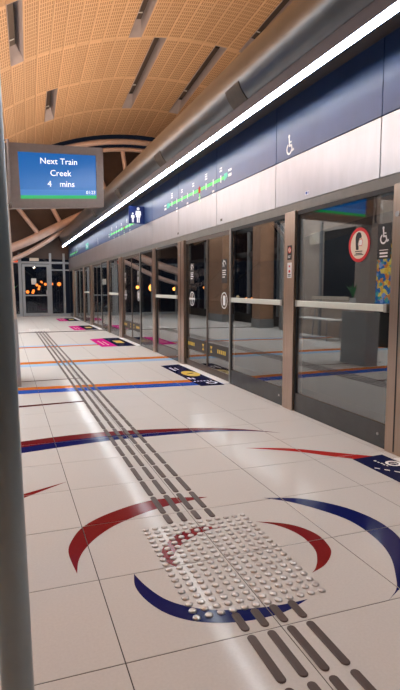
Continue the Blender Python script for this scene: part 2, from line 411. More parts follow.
inlay('inlay_stripe', wband(lambda x: 9.90+.0*x, lambda x: 10.20+.0*x, XL, XP), 'orange')
inlay('inlay_stripe', wband(lambda x: 9.58+.0*x, lambda x: 9.90+.0*x, XL, XP), 'paleblue')
inlay('inlay_stripe', wband(lambda x: 12.58+.06*x, lambda x: 12.80+.06*x, XL, XP), 'orange')
inlay('inlay_stripe', wband(lambda x: 12.80+.06*x, lambda x: 13.05+.06*x, XL, XP), 'paleblue')
inlay('inlay_stripe', wband(lambda x: 16.9+.05*x, lambda x: 17.1+.05*x, XL, XP), 'darkline')
inlay('inlay_line', wband(lambda x: 6.30+.10*x, lambda x: 6.40+.10*x-.04*x, XL, .86), 'darkline')
inlay('inlay_line', wband(lambda x: 8.04+.05*x, lambda x: 8.085+.05*x, -.5, 1.05), 'darkline')
inlay('inlay_wedge', [[(-.6, 3.18), (-.6, 3.30), (.068, 3.60), (.068, 3.53)], [(.068, 3.53), (.068, 3.60), (.36, 3.735)]], 'red')
crescent('inlay_wedge', [(1.866,4.036),(2.21,3.90),(2.53,3.655),(2.80,3.44)], [(1.866,4.036),(2.22,3.80),(2.40,3.62),(2.57,3.46)], 'redbright')

# ------------------------------------------------------------------ baseboard-like steel edge under the screens
# ================================================================== SETTING: platform screen wall
wr = MB().box(XP+.055, XP+.30, Y0, Y1, 2.17, 3.52).build('wall_right', 'dark'); tag(wr, 'platform screen wall with navy and satin steel fascia', 'wall', kind='structure')
SEAM = [3.78 + 1.83*k for k in range(-4, 13)]
edges = [Y0] + [s for s in SEAM if s > Y0+.1] + [Y1]
for a, b in zip(edges[:-1], edges[1:]):
    g = .006
    MB().box(XP-.004, XP+.055, a+g, b-g, 2.752, 3.42, .003).build('navy_panel', 'navy', wr)
    MB().box(XP-.006, XP+.055, a+g, b-g, 2.258, 2.744, .003).build('satin_panel', 'satin', wr)
hr = MB().prism([(XP-.012, 2.25), (XP+.02, 2.165), (XP+.12, 2.165), (XP+.12, 2.25)], Y0, Y1).build('header_rail', 'rail', wr)
tf = empty('trim_4', (XP, 12, 0), 'brown steel posts, jambs and sills of the screen wall', 'frame', kind='structure')
A_POSTS = [(5.125, 5.345), (10.85, 11.05), (16.2, 16.4), (21.6, 21.8)]
C_POSTS = [(3.36, 3.575), (8.94, 9.28), (14.3, 14.65), (19.7, 20.05), (25.0, 25.35), (-1.9, -1.6), (1.1, 1.4)]
for (a, b) in A_POSTS + C_POSTS:
    p = MB().box(XP-.025, XP+.10, a, b, -.004, 2.17, .006).build('post', 'poststeel', tf)
    if (a, b) in C_POSTS[:5]:
        MB().box(XP-.028, XP-.02, (a+b)/2-.006, (a+b)/2+.006, .02, 2.15).build('groove', 'rubber', p)
        MB().tube([(XP-.034, (a+b)/2+.05, 1.93), (XP-.02, (a+b)/2+.05, 1.93)], .022, 12).build('key_switch', 'satin', p)
for y in (6.93, 12.27, 17.62, 22.97):
    MB().box(XP-.008, XP+.07, y-.016, y+.016, 0, 2.17, .004).build('door_jamb', 'rail', tf)
DOORS = [(1.42, 3.35), (6.95, 8.93), (12.29, 14.29), (17.64, 19.69), (22.99, 24.99)]
for a, b in DOORS:
    MB().box(XP-.10, XP+.10, a-.02, b+.02, -.01, .006, .003).build('door_sill', 'signwhite', tf)
# stickers on the first brown post
def post_sticker(name, Yc, z0, z1, m, parts):
    r = empty(name, (XP-.03, Yc, (z0+z1)/2))
    mp = onwall(XP-.0275, Yc, (z0+z1)/2); h = (z1-z0)/2
    MB().flat([rect(-.048, .048, -h, h)], mp).build('sticker_sheet', m, r)
    return r
r = post_sticker('warning_sticker', 5.225, 1.655, 1.81, 'black', 0); tag(r, 'small black sticker with red prohibition circle on steel post', 'sticker')
mp = onwall(XP-.0285, 5.225, 1.76)
MB().flat([circle(0, .0, .036, 20)], mp).build('red_circle', 'signred', r)
mp = onwall(XP-.0295, 5.225, 1.76)
MB().flat([circle(0, 0, .026, 20)], mp).build('white_disc', 'cream', r)
mp = onwall(XP-.0305, 5.225, 1.76)
MB().flat(stroke([(-.012, -.018), (.012, .018)], .01), mp).build('bar', 'signred', r)
MB().flat([rect(-.03, .03, -.068, -.060), rect(-.03, .02, -.084, -.077)], mp).build('lettering', 'signwhite', r)
r = post_sticker('notice_sticker', 5.222, 1.46, 1.625, 'signwhite', 0); tag(r, 'small white notice sticker below the black one on steel post', 'sticker')
mp = onwall(XP-.0285, 5.222, 1.54)
MB().flat([rect(-.014, .014, .035, .055), rect(-.018, .018, -.022, .004)], mp).build('print', 'signred', r)
MB().flat([rect(-.03, .03, -.05, -.04), rect(-.03, .03, -.065, -.058)], mp).build('lettering', 'black', r)

# ------------------------------------------------------------------ fixed glass panels
FIX = [(3.58, 5.12), (5.35, 6.91), (9.285, 10.845), (11.055, 12.25), (14.655, 16.195), (16.405, 17.60), (20.055, 21.595), (21.805, 22.95), (25.355, 26.75), (-1.595, 1.095)]
FL = ['clear fixed glass panel with round mask sign, nearest to the camera', 'fixed glass panel between first steel post and the sliding doors',
      'fixed glass panel just beyond the second sliding door pair', 'fixed glass panel before the magenta floor sticker nearest the camera',
      'fixed glass panel just beyond the nearest magenta floor sticker', 'fixed glass panel before the middle magenta floor sticker',
      'fixed glass panel just beyond the middle magenta floor sticker', 'fixed glass panel before the farthest magenta floor sticker',
      'farthest fixed glass panel beside the end door', 'long fixed glass panel beside the camera outside the view']
for i, (a, b) in enumerate(FIX):
    t = empty('glass_panel', (XP+.02, (a+b)/2, 0), FL[i], 'glass panel', 'fixed glass panels of the screen wall')
    MB().box(XP+.012, XP+.024, a+.012, b-.012, .21, 2.16).build('pane', 'glass', t)
    MB().box(XP+.004, XP+.04, a, b, 0, .205, .003).build('grey_band', 'darkgrey', t)  # dark grey band along the foot of the panel
    f = MB(); f.box(XP+.002, XP+.035, a, a+.022, .205, 2.165); f.box(XP+.002, XP+.035, b-.022, b, .205, 2.165); f.box(XP+.002, XP+.035, a+.022, b-.022, 2.125, 2.165)
    f.build('gasket', 'rubber', t)
    if i in (0, 1, 2, 4, 6):
        bar = MB().box(XP-.022, XP+.004, a+.06, b-.04, 1.155, 1.215, .005).build('push_bar', 'pushbar', t)
        for y in (a+.05, b-.05): MB().box(XP-.028, XP+.012, y-.02, y+.02, 1.15, 1.22, .004).build('bar_bracket', 'rail', bar)
    MB().tube([(XP-.004, a+.12, .11), (XP+.006, a+.12, .11)], .012, 10).build('rivet', 'satin', t)
# ------------------------------------------------------------------ sliding door leaves
names = ['nearest', 'second', 'third', 'fourth', 'farthest']
for i, (a, b) in enumerate(DOORS):
    m = (a+b)/2 - .04*(i > 0)
    for j, (p, q) in enumerate(((a, m), (m, b))):
        side = 'near' if j == 0 else 'far'
        t = empty('sliding_door', (XP+.03, (p+q)/2, 0), '%s leaf of the %s sliding glass door pair from the camera' % (side, names[i] if i else 'first'), 'door', 'sliding glass platform doors')
        MB().box(XP+.026, XP+.040, p+.02, q-.02, .10, 2.12).build('pane', 'glass', t)
        f = MB(); wd = .022
        f.box(XP+.018, XP+.048, p+.002, p+wd, .01, 2.16); f.box(XP+.018, XP+.048, q-wd, q-.002, .01, 2.16)
        f.box(XP+.018, XP+.048, p+wd, q-wd, .01, .11); f.box(XP+.018, XP+.048, p+wd, q-wd, 2.10, 2.16)
        f.build('frame', 'doorleaf', t)
        yc = (q - .30) if j else (p + .26)
        if i in (1, 2):
            mp = onwall(XP+.0245, yc, 1.62)
            st = MB().flat([rect(-.10, .10, -.20, .14)], mp).build('warning_sticker', 'black', t)
            mp = onwall(XP+.0235, yc, 1.70)
            MB().flat(stroke([(-.06, .0), (-.02, .035), (.03, .03), (.06, -.01)], .018) + [circle(-.02, .045, .012, 10)] + stroke([(-.05, -.04), (-.02, .0), (.0, -.04)], .016), mp).build('pictogram', 'signwhite', st)
            MB().flat([rect(-.07, .07, -.105, -.09), rect(-.07, .05, -.135, -.12), rect(-.07, .07, -.165, -.15), rect(-.07, .03, -.20, -.185)], mp).build('lettering', 'signwhite', st)
            mp = onwall(XP+.0245, yc, 1.17)
            MB().flat(ringquads(0, 0, .105, .12), mp).build('round_outline', 'signwhite', t)
            ic = stroke([(-.13, 0), (.13, 0)], .03) + stroke([(0, -.07), (0, .07)], .03) if j else [rect(-.045, .045, -.07, .07)]
            MB().flat(ic, onwall(XP+.0245, yc, 1.17)).build('round_symbol', 'signwhite', t)
            mp = onwall(XP+.0225, (p+q)/2, .44)
            MB().flat([rect(-(q-p)/2+.05, (q-p)/2-.05, -.10, .10)], onwall(XP+.0245, (p+q)/2, .40)).build('door_band', 'black', t)
            o = -.22 if j else .16
            MB().flat([rect(o-.20+.07*k, o-.155+.07*k, -.03, .03) for k in range(5)], onwall(XP+.0235, (p+q)/2, .40)).build('band_lettering', 'yellow', t)
            MB().flat([[(-.30, 0), (-.34, .05), (-.25, .05)], [(-.30, 0), (-.25, -.05), (-.34, -.05)]] if not j else [[(.33, 0), (.37, .05), (.28, .05)], [(.33, 0), (.28, -.05), (.37, -.05)]], onwall(XP+.0235, (p+q)/2, .40)).build('arrow', 'yellow', t)

# ------------------------------------------------------------------ signs on glass: mask sign, wheelchair sticker
r = empty('mask_sign', (XP+.01, 4.05, 1.73), 'round red-rimmed sign showing a masked head on the glass', 'sign')
X = XP+.009
MB().flat(ringquads(0, 0, .122, .152, n=40), onwall(X, 4.05, 1.73)).build('red_rim', 'signred', r)
MB().flat([circle(0, 0, .123, 40)], onwall(X, 4.05, 1.73)).build('disc', 'cream', r)
head = [(.036,.068),(.022,.098),(-.008,.108),(-.038,.095),(-.052,.06),(-.05,.015),(-.042,-.047),(-.006,-.05),(-.004,-.022),(-.014,.0),(-.004,.03),(.008,.052),(.032,.056)]
MB().flat([head], onwall(X-.001, 4.05, 1.735)).build('head_silhouette', 'black', r)
MB().flat([[(.004, .036), (.042, .036), (.048, .01), (.040, -.014), (.002, -.010)]], onwall(X-.001, 4.05, 1.735)).build('mask', 'signwhite', r)
MB().flat(stroke([(.004, .036), (.034, .050), (.050, .026), (.048, .008), (.040, -.015), (.002, -.012)], .005), onwall(X-.0015, 4.05, 1.735)).build('mask_outline', 'signred', r)
MB().flat([rect(-.055, .05, -.066, -.058), rect(-.045, .045, -.084, -.076), rect(-.065, .065, -.095, -.088)], onwall(X-.001, 4.05, 1.735)).build('lettering', 'black', r)
r = empty('wheelchair_sticker', (XP+.01, 3.715, 1.73), 'dark sticker with white wheelchair symbol on glass near the right post', 'sticker')
MB().flat([rect(-.082, .082, -.145, .145)], onwall(X, 3.715, 1.735)).build('sticker_sheet', 'black', r)
MB().flat(xf(wheelchair(), 0, .045, .15), onwall(X-.001, 3.715, 1.735)).build('wheelchair_symbol', 'signwhite', r)
MB().flat([rect(-.055, .055, -.075, -.069), rect(-.05, .05, -.105, -.09), rect(-.05, .05, -.13, -.118)], onwall(X-.001, 3.715, 1.735)).build('lettering', 'signwhite', r)

# ------------------------------------------------------------------ fascia graphics
def route_map(Ya, Yb, label, n=9):
    r = empty('route_map', (XP-.006, (Ya+Yb)/2, 2.89), label, 'route map', 'route maps on the navy fascia')
    L = (Yb-Ya); Xs = XP-.0055; yc = (Ya+Yb)/2; z = 2.893
    MB().flat([rect(-L/2+.1, L/2, -.022, .022)], onwall(Xs, yc, z)).build('line', 'green', r)
    for tm_ in ([(L/2-.02, -.05), (L/2+.10, -.01), (L/2+.10, .05), (L/2-.02, .05)], rect(-L/2-.05, -L/2+.12, -.045, .045)):
        MB().flat([tm_], onwall(Xs-.0005, yc, z)).build('terminus_mark', 'teal', r)
    st = []; nm = []; cur = 5
    for k in range(n):
        u = -L/2+.28 + (L-.42)*k/(n-1)
        if k != cur: st.append(rect(u-.02, u+.02, -.05, .05))
        up = k % 2 == 0; hgt = .09 if k % 3 else .12
        if up:
            nm += [rect(u-.05, u+.05, .10, .125), rect(u-.045, u+.045, .14, .16)] + ([rect(u-.05, u+.05, .175, .19)] if k % 3 == 0 else [])
        else:
            nm += [rect(u-.045, u+.045, -.135, -.105), rect(u-.045, u+.045, -.18, -.155)]
    nm += [rect(L/2+.13, L/2+.25, -.02, .02), rect(L/2+.13, L/2+.25, .05, .08), rect(-L/2-.22, -L/2-.08, -.06, -.02), rect(-L/2-.22, -L/2-.08, .01, .04)]
    MB().flat(st, onwall(Xs-.001, yc, z)).build('stop_ticks', 'signwhite', r)
    MB().flat(nm, onwall(Xs-.001, yc, z)).build('stop_names', 'signwhite', r)
    u = -L/2+.28 + (L-.42)*cur/(n-1)
    MB().flat([circle(u, 0, .055, 16)], onwall(Xs-.0015, yc, z)).build('current_stop', 'redbright', r)
    MB().flat([rect(u-.015, u+.015, -.19, -.05)], onwall(Xs-.001, yc, z)).build('pointer', 'green', r)
route_map(7.14, 9.95, 'green line route map on the navy fascia, nearest to the camera')
route_map(12.75, 15.9, 'green line route map beyond the parent-and-child sign')
route_map(23.6, 26.2, 'green line route map at the far end of the navy fascia', 7)
def wc_sign(y, label):
    r = empty('wheelchair_symbol', (XP-.006, y, 2.885), label, 'sign', 'wheelchair symbols on the fascia')
    MB().flat(xf(wheelchair(), 0, 0, .22), onwall(XP-.0055, y, 2.885)).build('symbol', 'signwhite', r)
wc_sign(5.30, 'large white wheelchair symbol on the nearer navy fascia panel')
wc_sign(18.1, 'tiny white wheelchair symbol on the far navy fascia')
r = empty('family_sign', (XP-.05, 12.45, 3.05), 'blue square sign with white parent and child, projecting from fascia', 'sign')
# a flag sign that stands out from the fascia, facing down the platform
fs = .375
def flag(u, v): return (2.775+u*.95, 11.75+u*.05, 2.945+v)
c = [flag(-fs/2, -fs/2), flag(fs/2, -fs/2), flag(fs/2, fs/2), flag(-fs/2, fs/2)]
MB().add(c + [(x, y+.03, z) for x, y, z in c], [(0,1,2,3), (4,5,6,7), (0,1,5,4), (1,2,6,5), (2,3,7,6), (3,0,4,7)]).build('sign_board', 'signblue', r)
ft = lambda u, v: (flag(u, v)[0], flag(u, v)[1]-.002, flag(u, v)[2])
MB().flat(xf(person_icon(1, True), .035, 0, .33) + xf(person_icon(1), -.095, -.06, .21), ft).build('pictogram', 'sign_lit', r)
MB().box(2.92, XP, 11.765, 11.80, 2.95, 3.0).build('bracket', 'rail', r)
r = empty('door_number_sign', (XP-.006, 20.6, 2.80), 'small green square sign on the far navy fascia', 'sign')
MB().flat([rect(-.35, .35, -.10, .12)], onwall(XP-.0055, 20.6, 2.90)).build('sign_panel', 'teal', r)
MB().flat([rect(-.2, -.05, -.05, .07), rect(.02, .2, -.05, .03)], onwall(XP-.0065, 20.6, 2.90)).build('pictogram', 'signwhite', r)
for i, (y, lb) in enumerate(((4.92, 'tiny blue plate on satin fascia above the first steel post'), (9.3, 'tiny brown plate on satin fascia above the second sliding doors'), (7.25, 'tiny grey plate on satin fascia above the fixed panel'))):
    r = empty('number_plate', (XP-.008, y, 2.33), lb, 'plate', 'number plates on the satin fascia')
    MB().flat([rect(-.04, .04, -.018, .018)], onwall(XP-.0075, y, 2.32)).build('plate', 'signwhite' if i == 0 else 'darkbrown', r)
    if i == 0: MB().flat([rect(-.03, .0, -.013, .013), rect(.008, .014, -.013, .013), rect(.02, .03, -.013, .013)], onwall(XP-.0085, y, 2.32)).build('print', 'brightblue', r)

# ================================================================== SETTING: cornice with tube and light
tr = MB().prism([(2.60, 3.425), (2.595, 3.302), (2.638, 3.302), (2.642, 3.258), (XP+.02, 3.37), (XP+.02, 3.56), (2.75, 3.56)], Y0, 26.2).build('trim_1', 'trough')
tag(tr, 'dark cornice trough above the screen wall', 'cornice', kind='structure')
edges2 = [Y0 + .3 + 1.83*k for k in range(16)]
for a in edges2:
    if a+1.83 < 26.3:
        MB().add([(2.655, a+.01, 3.256), (2.945, a+.01, 3.360), (2.945, a+1.82, 3.360), (2.655, a+1.82, 3.256), (2.655, a+.01, 3.276), (2.945, a+.01, 3.370), (2.945, a+1.82, 3.370), (2.655, a+1.82, 3.276)],
                 [(0,1,2,3),(4,5,6,7),(0,1,5,4),(1,2,6,5),(2,3,7,6),(3,0,4,7)]).build('soffit_panel', 'soffit', tr)
TC, TR = (2.855, 3.72), .37
ring = [(TC[0]+TR*math.cos(2*PI*j/40), TC[1]+TR*math.sin(2*PI*j/40)) for j in range(40)]
tb = MB().prism(ring, Y0, 26.2).build('tube', 'tube', tr, smooth=True)
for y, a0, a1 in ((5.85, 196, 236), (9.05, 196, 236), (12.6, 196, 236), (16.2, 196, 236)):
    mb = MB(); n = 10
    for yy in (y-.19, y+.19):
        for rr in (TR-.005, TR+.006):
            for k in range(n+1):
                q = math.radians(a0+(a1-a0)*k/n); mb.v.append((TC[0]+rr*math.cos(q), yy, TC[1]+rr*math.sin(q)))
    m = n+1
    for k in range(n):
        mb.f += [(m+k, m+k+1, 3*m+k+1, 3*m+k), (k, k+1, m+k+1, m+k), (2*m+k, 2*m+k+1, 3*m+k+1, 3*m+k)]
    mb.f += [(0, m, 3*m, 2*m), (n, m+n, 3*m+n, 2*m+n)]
    mb.build('tube_patch', 'darkbrown', tb)  # thin dark brown curved plates over part of the tube
y = 6.04 - 3.66*2; i = 0
while y < 26:
    a, b = max(y, Y0)+.02, min(y+3.66, 26.15)-.02
    t = empty('linear_lamp', (2.62, (a+b)/2, 3.24), '%s glowing white strip lamp segment along the cornice, counted from the camera' % ORD[i], 'lamp', 'strip lamps along the cornice')
    MB().prism([(2.594, 3.299), (2.597, 3.276), (2.608, 3.262), (2.640, 3.262), (2.638, 3.301)], a, b).build('diffuser', 'lamp_white', t)
    MB().box(2.593, 2.64, b, b+.035, 3.260, 3.302).build('end_cap', 'rail', t)
    y += 3.66; i += 1

# ================================================================== SETTING: vaulted ceiling
R = 10.82
tops = interp([(-4, 9.05), (10, 9.03), (13.2, 9.0), (16.5, 8.94), (19.5, 8.86), (22.5, 8.72), (25.5, 8.47), (30, 8.2)])
def vault(th, Y, r=R): return Vector((5.82+.04*(Y-16.5) + r*math.sin(th), Y, tops(Y)-R + r*math.cos(th)))
STEP = 2.11; TH0 = -30.2
BAYS = [(13.2, 16.5), (16.5, 19.5), (19.5, 22.5), (22.5, 25.5)]
NEAR = [(-2.9, .3), (.3, 3.5), (3.5, 6.7), (6.7, 9.9), (9.9, 13.2)]
mb = MB(); n = 50
for j, Y in enumerate((Y0, 5, 10, 13.2, 16.5, 19.5, 22.5, 25.45)):
    for k in range(n+1): mb.v.append(tuple(vault(math.radians(-58+116*k/n), Y, R+.62)))
for j in range(7):
    for k in range(n): a = j*(n+1)+k; mb.f.append((a, a+1, a+n+2, a+n+1))
ce = mb.build('ceiling', 'backing'); tag(ce, 'vaulted ceiling of perforated orange wood panels', 'ceiling', kind='structure')
SLOTS = {(0, 0): 1, (3, 2): 2, (9, 0): 3, (11, 1): 4, (11, 2): 4, (16, 1): 5, (16, 2): 5, (18, 0): 6}
PW = R*math.radians(STEP)
pm = MB().box(-PW/2+.006, PW/2-.006, -1.494, 1.494, 0, .03, .006).mesh('ceiling_panel', 'perf')
def panel_matrix(k, Ya, Yb):
    th = math.radians(TH0+(k+.5)*STEP); p0 = vault(th, Ya); p1 = vault(th, Yb)
    l = (p1-p0); sc = l.length/3; l.normalize(); nrm = Vector((math.sin(th), 0, math.cos(th))); t = l.cross(nrm).normalized(); nn = t.cross(l)
    m = Matrix(((t.x, l.x*sc, nn.x, 0), (t.y, l.y*sc, nn.y, 0), (t.z, l.z*sc, nn.z, 0), (0, 0, 0, 1))); m.translation = (p0+p1)/2; return m
for bi, (a, b) in enumerate(BAYS):
    for k in range(-9, 25):
        if (k, bi) in SLOTS: continue
        o = bpy.data.objects.new('ceiling_panel', pm); COL.objects.link(o); o.parent = ce; o.matrix_local = panel_matrix(k, a, b)
rest = MB()
def add_panel(mbx, k, a, b):
    m = panel_matrix(k, a, b); x = PW/2-.006; P = [m @ Vector(p) for p in ((-x, -1.49, 0), (x, -1.49, 0), (x, 1.49, 0), (-x, 1.49, 0), (-x, -1.49, .03), (x, -1.49, .03), (x, 1.49, .03), (-x, 1.49, .03))]
    mbx.add(P, [(3,2,1,0),(4,5,6,7),(0,1,5,4),(1,2,6,5),(2,3,7,6),(3,0,4,7)])
for bi, (a, b) in enumerate(NEAR):
    for k in range(-12, 40):
        add_panel(rest, k, a, b)
for a, b in BAYS:
    for k in list(range(-13, -9)) + list(range(25, 40)): add_panel(rest, k, a, b)
tag(rest.build('panel_field', 'wood', ce), kind='stuff')
def recess(k, a, b, label):
    m = panel_matrix(k, a, b); L = 1.5; x = PW/2-.004; D = .36
    base = m.translation.copy(); t = empty('recessed_light', base, label, 'light', 'recessed light slots in the vaulted ceiling')
    T = lambda p: m @ Vector(p)
    def bx(x0, x1, y0, y1, z0, z1):
        return [T(p) for p in ((x0,y0,z0),(x1,y0,z0),(x1,y1,z0),(x0,y1,z0),(x0,y0,z1),(x1,y0,z1),(x1,y1,z1),(x0,y1,z1))]
    BF = [(3,2,1,0),(4,5,6,7),(0,1,5,4),(1,2,6,5),(2,3,7,6),(3,0,4,7)]
    e = .012; g = .06/((b-a)/3)
    MB().add(bx(-x, -x+e, -L, L, 0, D), BF).build('side_plate', 'housing', t); MB().add(bx(x-e, x, -L, L, 0, D), BF).build('side_plate', 'housing', t)
    MB().add(bx(-x+e, x-e, -L, -L+e, 0, D), BF).build('end_plate', 'housing', t)
    MB().add([T(p) for p in ((-x+e, L-.02, 0), (x-e, L-.02, 0), (x-e, L, 0), (-x+e, L, 0), (-x+e, L-.30, D), (x-e, L-.30, D), (x-e, L, D), (-x+e, L, D))], BF).build('end_plate', 'housing', t)
    MB().add(bx(-x, x, -L, L, D, D+.02), BF).build('back_plate', 'dark', t)
    MB().add(bx(-x+.10, x-.10, -L+.3, L-.55, D-.12, D-.03), BF).build('fixture', 'doorleaf', t)
    MB().add(bx(-x+.05, x-.14, .55, .58, .2, .22), BF).build('cable', 'white', t)
SL = {1: 'leftmost ceiling slot at the top edge, beside the grey pole', 2: 'short small ceiling slot above the departure screen', 3: 'ceiling slot cut by the top edge above the long middle one',
      4: 'long ceiling slot in the middle of the vault spanning two bays', 5: 'long ceiling slot second nearest to the cornice tube', 6: 'ceiling slot nearest to the cornice tube, top right of vault'}
for sid in SL:
    bs = [(k, bi) for (k, bi), s in SLOTS.items() if s == sid]
    recess(bs[0][0], BAYS[bs[0][1]][0], BAYS[bs[-1][1]][1], SL[sid])

# ================================================================== far end: fan truss, glazing, door
CXE = 5.82+.04*9.5; CZE = 8.42-R
def pol(r, d, Y): a = math.radians(d); return (CXE+r*math.sin(a), Y, CZE+r*math.cos(a))
tt = empty('roof_truss', (CXE, 26.3, 0), 'copper-coloured tubular fan truss at the far end of the vault', 'truss')
for nm, r_, yy, wd in (('outer_arch', 10.62, 25.75, .13), ('outer_arch', 10.32, 26.0, .10)):
    MB().tube([pol(r_, -56+2*q, yy) for q in range(57)], wd, 12).build(nm, 'copper', tt, smooth=True)
for pts, yy, wd in (([(-3.4, 1.9), (-1.5, 2.45), (.42, 3.21), (1.19, 3.55), (1.88, 3.92), (2.58, 4.28), (3.3, 4.65), (4.6, 5.2), (6.2, 5.55), (8.5, 5.4), (10.5, 4.6)], 26.3, .19),
                    ([(-3.4, 1.3), (-1.5, 1.85), (.4, 2.67), (1.17, 3.06), (1.91, 3.52), (2.6, 4.0), (3.4, 4.45)], 26.5, .11)):
    MB().tube([(x, yy, z) for x, z in crom(pts, 48)], wd, 12).build('inner_arch', 'copper', tt, smooth=True)
for (x0, z0), (x1, z1) in (((-.1, 5.95), (1.56, 3.83)), ((1.25, 6.8), (2.62, 4.26)), ((2.3, 7.3), (4.0, 4.9)), ((3.9, 7.75), (5.0, 5.3)), ((5.48, 8.0), (5.88, 5.5)), ((7.02, 8.0), (6.6, 5.5)), ((8.6, 7.7), (7.7, 5.45)), ((-1.6, 4.6), (.4, 3.2))):
    MB().tube([(x0, 26.05, z0), (x1, 26.3, z1)], .10, 10).build('strut', 'copper', tt, smooth=True)
wf = MB()
for x0, x1, z0, z1 in ((.62, .76, 0, 3.0), (2.03, 2.13, 0, 3.0), (2.66, 2.76, 0, 3.0)):
    wf.box(x0, x1, Y1, Y1+.1, z0, z1)
wf.box(XL, XP+.3, Y1+.005, Y1+.095, 2.50, 2.60); wf.box(XL, .62, Y1+.01, Y1+.09, 0, .12); wf.box(2.13, XP+.3, Y1+.01, Y1+.09, 0, .12); wf.box(2.13, XP+.3, Y1+.01, Y1+.09, 2.18, 2.24)
for x in (-1.2, -2.5): wf.box(x, x+.1, Y1+.012, Y1+.088, .12, 2.5)
o = wf.build('wall_far', 'doorframe'); tag(o, 'grey framed glazing at the platform end', 'wall', kind='structure')
o = MB().box(2.13, 2.66, Y1+.04, Y1+.05, .12, 2.18).build('window_1', 'endglass'); tag(o, 'narrow glass pane beside the end door', 'window', kind='structure')
o = MB().box(XL, .62, Y1+.04, Y1+.05, .12, 2.5).build('window_2', 'endglass'); tag(o, 'wide glass pane behind the grey pole', 'window', kind='structure')
d = empty('door_1', (1.4, Y1, 0), 'grey framed glass door at the platform end', 'door', kind='structure')
f = MB(); f.box(.78, .90, Y1-.02, Y1+.06, .01, 2.47); f.box(1.90, 2.02, Y1-.02, Y1+.06, .01, 2.47); f.box(.90, 1.90, Y1-.02, Y1+.06, 2.36, 2.47); f.box(.90, 1.90, Y1-.02, Y1+.06, .01, .16); f.box(.90, 1.90, Y1-.01, Y1+.05, .97, 1.03)
fr = f.build('door_frame', 'doorframe', d)
MB().box(.90, 1.90, Y1+.01, Y1+.02, .16, .97).build('pane', 'endglass', d); MB().box(.90, 1.90, Y1+.01, Y1+.02, 1.03, 2.36).build('pane', 'endglass', d)
MB().box(1.86, 1.92, Y1-.06, Y1-.02, 1.05, 1.25, .005).build('door_handle', 'satin', d)
MB().box(1.19, 1.41, Y1+.002, Y1+.008, 1.52, 1.80).build('notice_paper', 'paper', d)
MB().box(1.13, 1.55, Y1-.10, Y1-.0, 2.62, 2.76, .01).build('exit_box', 'cream', d)
r = empty('hazard_sign', (.50, Y1-.05, 2.65), 'tiny glowing red and orange square sign beside the end door', 'sign')
MB().box(.40, .60, Y1-.06, Y1-.02, 2.55, 2.77, .01).build('sign_box', 'redsign', r)
MB().box(.48, .58, Y1-.075, Y1-.06, 2.63, 2.73).build('sign_face', 'orange', r)
# dark glazed gable above
mb = MB(); mb.v.append((CXE, Y1+.2, 2.6))
for q in range(61): mb.v.append(pol(10.6, -60+2*q, Y1+.2))
mb.f = [(0, q+1, q+2) for q in range(60)]
o = mb.build('wall_gable', 'gable'); tag(o, 'dark brown fan-shaped gable under the vault', 'wall', kind='structure')
gm = MB()
for k in range(-3, 11):
    dd = -36.2+8.6*k+4.3; gm.tube([pol(10.5, dd, Y1+.3), pol(5.5, dd, Y1+.3)], .05, 6)
o = gm.build('trim_2', 'dark'); tag(o, 'dark mullions of the gable glazing', 'mullions', kind='structure')

# ================================================================== glazed wall across the platform (seen mirrored in the screens)
wl = MB()
wl.box(XL-.15, XL, Y0, Y1, 0, .35); wl.box(XL-.12, XL, Y0, Y1, 2.55, 2.75); wl.box(XL-.30, XL, Y0, Y1, 3.5, 4.5)
o = wl.build('wall_left', 'trackwall'); tag(o, 'dark glazed wall across the platform', 'wall', kind='structure')
for k in range(13):
    y = Y0 + .1 + 2.45*k
    MB().box(XL-.12, XL+.02, y, y+.10, .35, 3.5).build('mullion', 'doorframe', o)
    if y+2.45 < Y1: MB().box(XL-.06, XL-.05, y+.10, y+2.45, .35, 2.55).build('pane', 'endglass', o); MB().box(XL-.06, XL-.05, y+.10, y+2.45, 2.75, 3.5).build('pane', 'endglass', o)
wb = MB().box(XL, XP+.3, Y0-.1, Y0, 0, 4.2).build('wall_back', 'trackwall'); tag(wb, 'dark wall behind the camera', 'wall', kind='structure')

for i in range(2, 7):  # unseen fill strips, added to brighten the platform floor
    a = Y0+.2+3.66*i; t = empty('linear_lamp', (XL+1.17, a+1.8, 4.44), 'white fill strip added above the glazed side wall, outside the view', 'lamp', 'added fill strips above the glazed side wall')
    MB().box(XL+.8, XL+1.54, a, a+3.6, 4.50, 4.55).build('housing', 'rail', t); MB().box(XL+.82, XL+1.52, a+.03, a+3.57, 4.44, 4.499).build('diffuser', 'fill_strip', t)
# ================================================================== track trough behind the screens
tk = MB().box(XP+.15, 7.2, Y0, 34, -1.35, -1.2).box(7.1, 7.3, Y0, 34, -1.2, .9).box(XP+.12, XP+.16, Y0, 26.8, -1.2, -.01).build('trim_3', 'trackwall'); tag(tk, 'dark track trough behind the screen doors', 'track bed', kind='structure')
for x in (4.3, 5.75):
    MB().box(x-.035, x+.035, Y0, 34, -1.2, -1.05).build('rail', 'steel', tk)

# ================================================================== column with departure screen
c = empty('column', (-.15, 7.98, 0), 'pale square column partly hidden behind the grey pole', 'column')
def lean(x0, x1, y0, y1, z0, z1, xt):
    d = xt - x1
    return MB().add([(x0,y0,z0),(x1,y0,z0),(x1,y1,z0),(x0,y1,z0),(x0+d,y0,z1),(x1+d,y0,z1),(x1+d,y1,z1),(x0+d,y1,z1)], [(3,2,1,0),(4,5,6,7),(0,1,5,4),(1,2,6,5),(2,3,7,6),(3,0,4,7)])
lean(-.02, .136, 7.66, 7.98, .93, 3.27, .062).build('shaft', 'column', c)
lean(-.10, .166, 7.64, 8.36, 0, .93, .140).build('plinth', 'plinth', c)

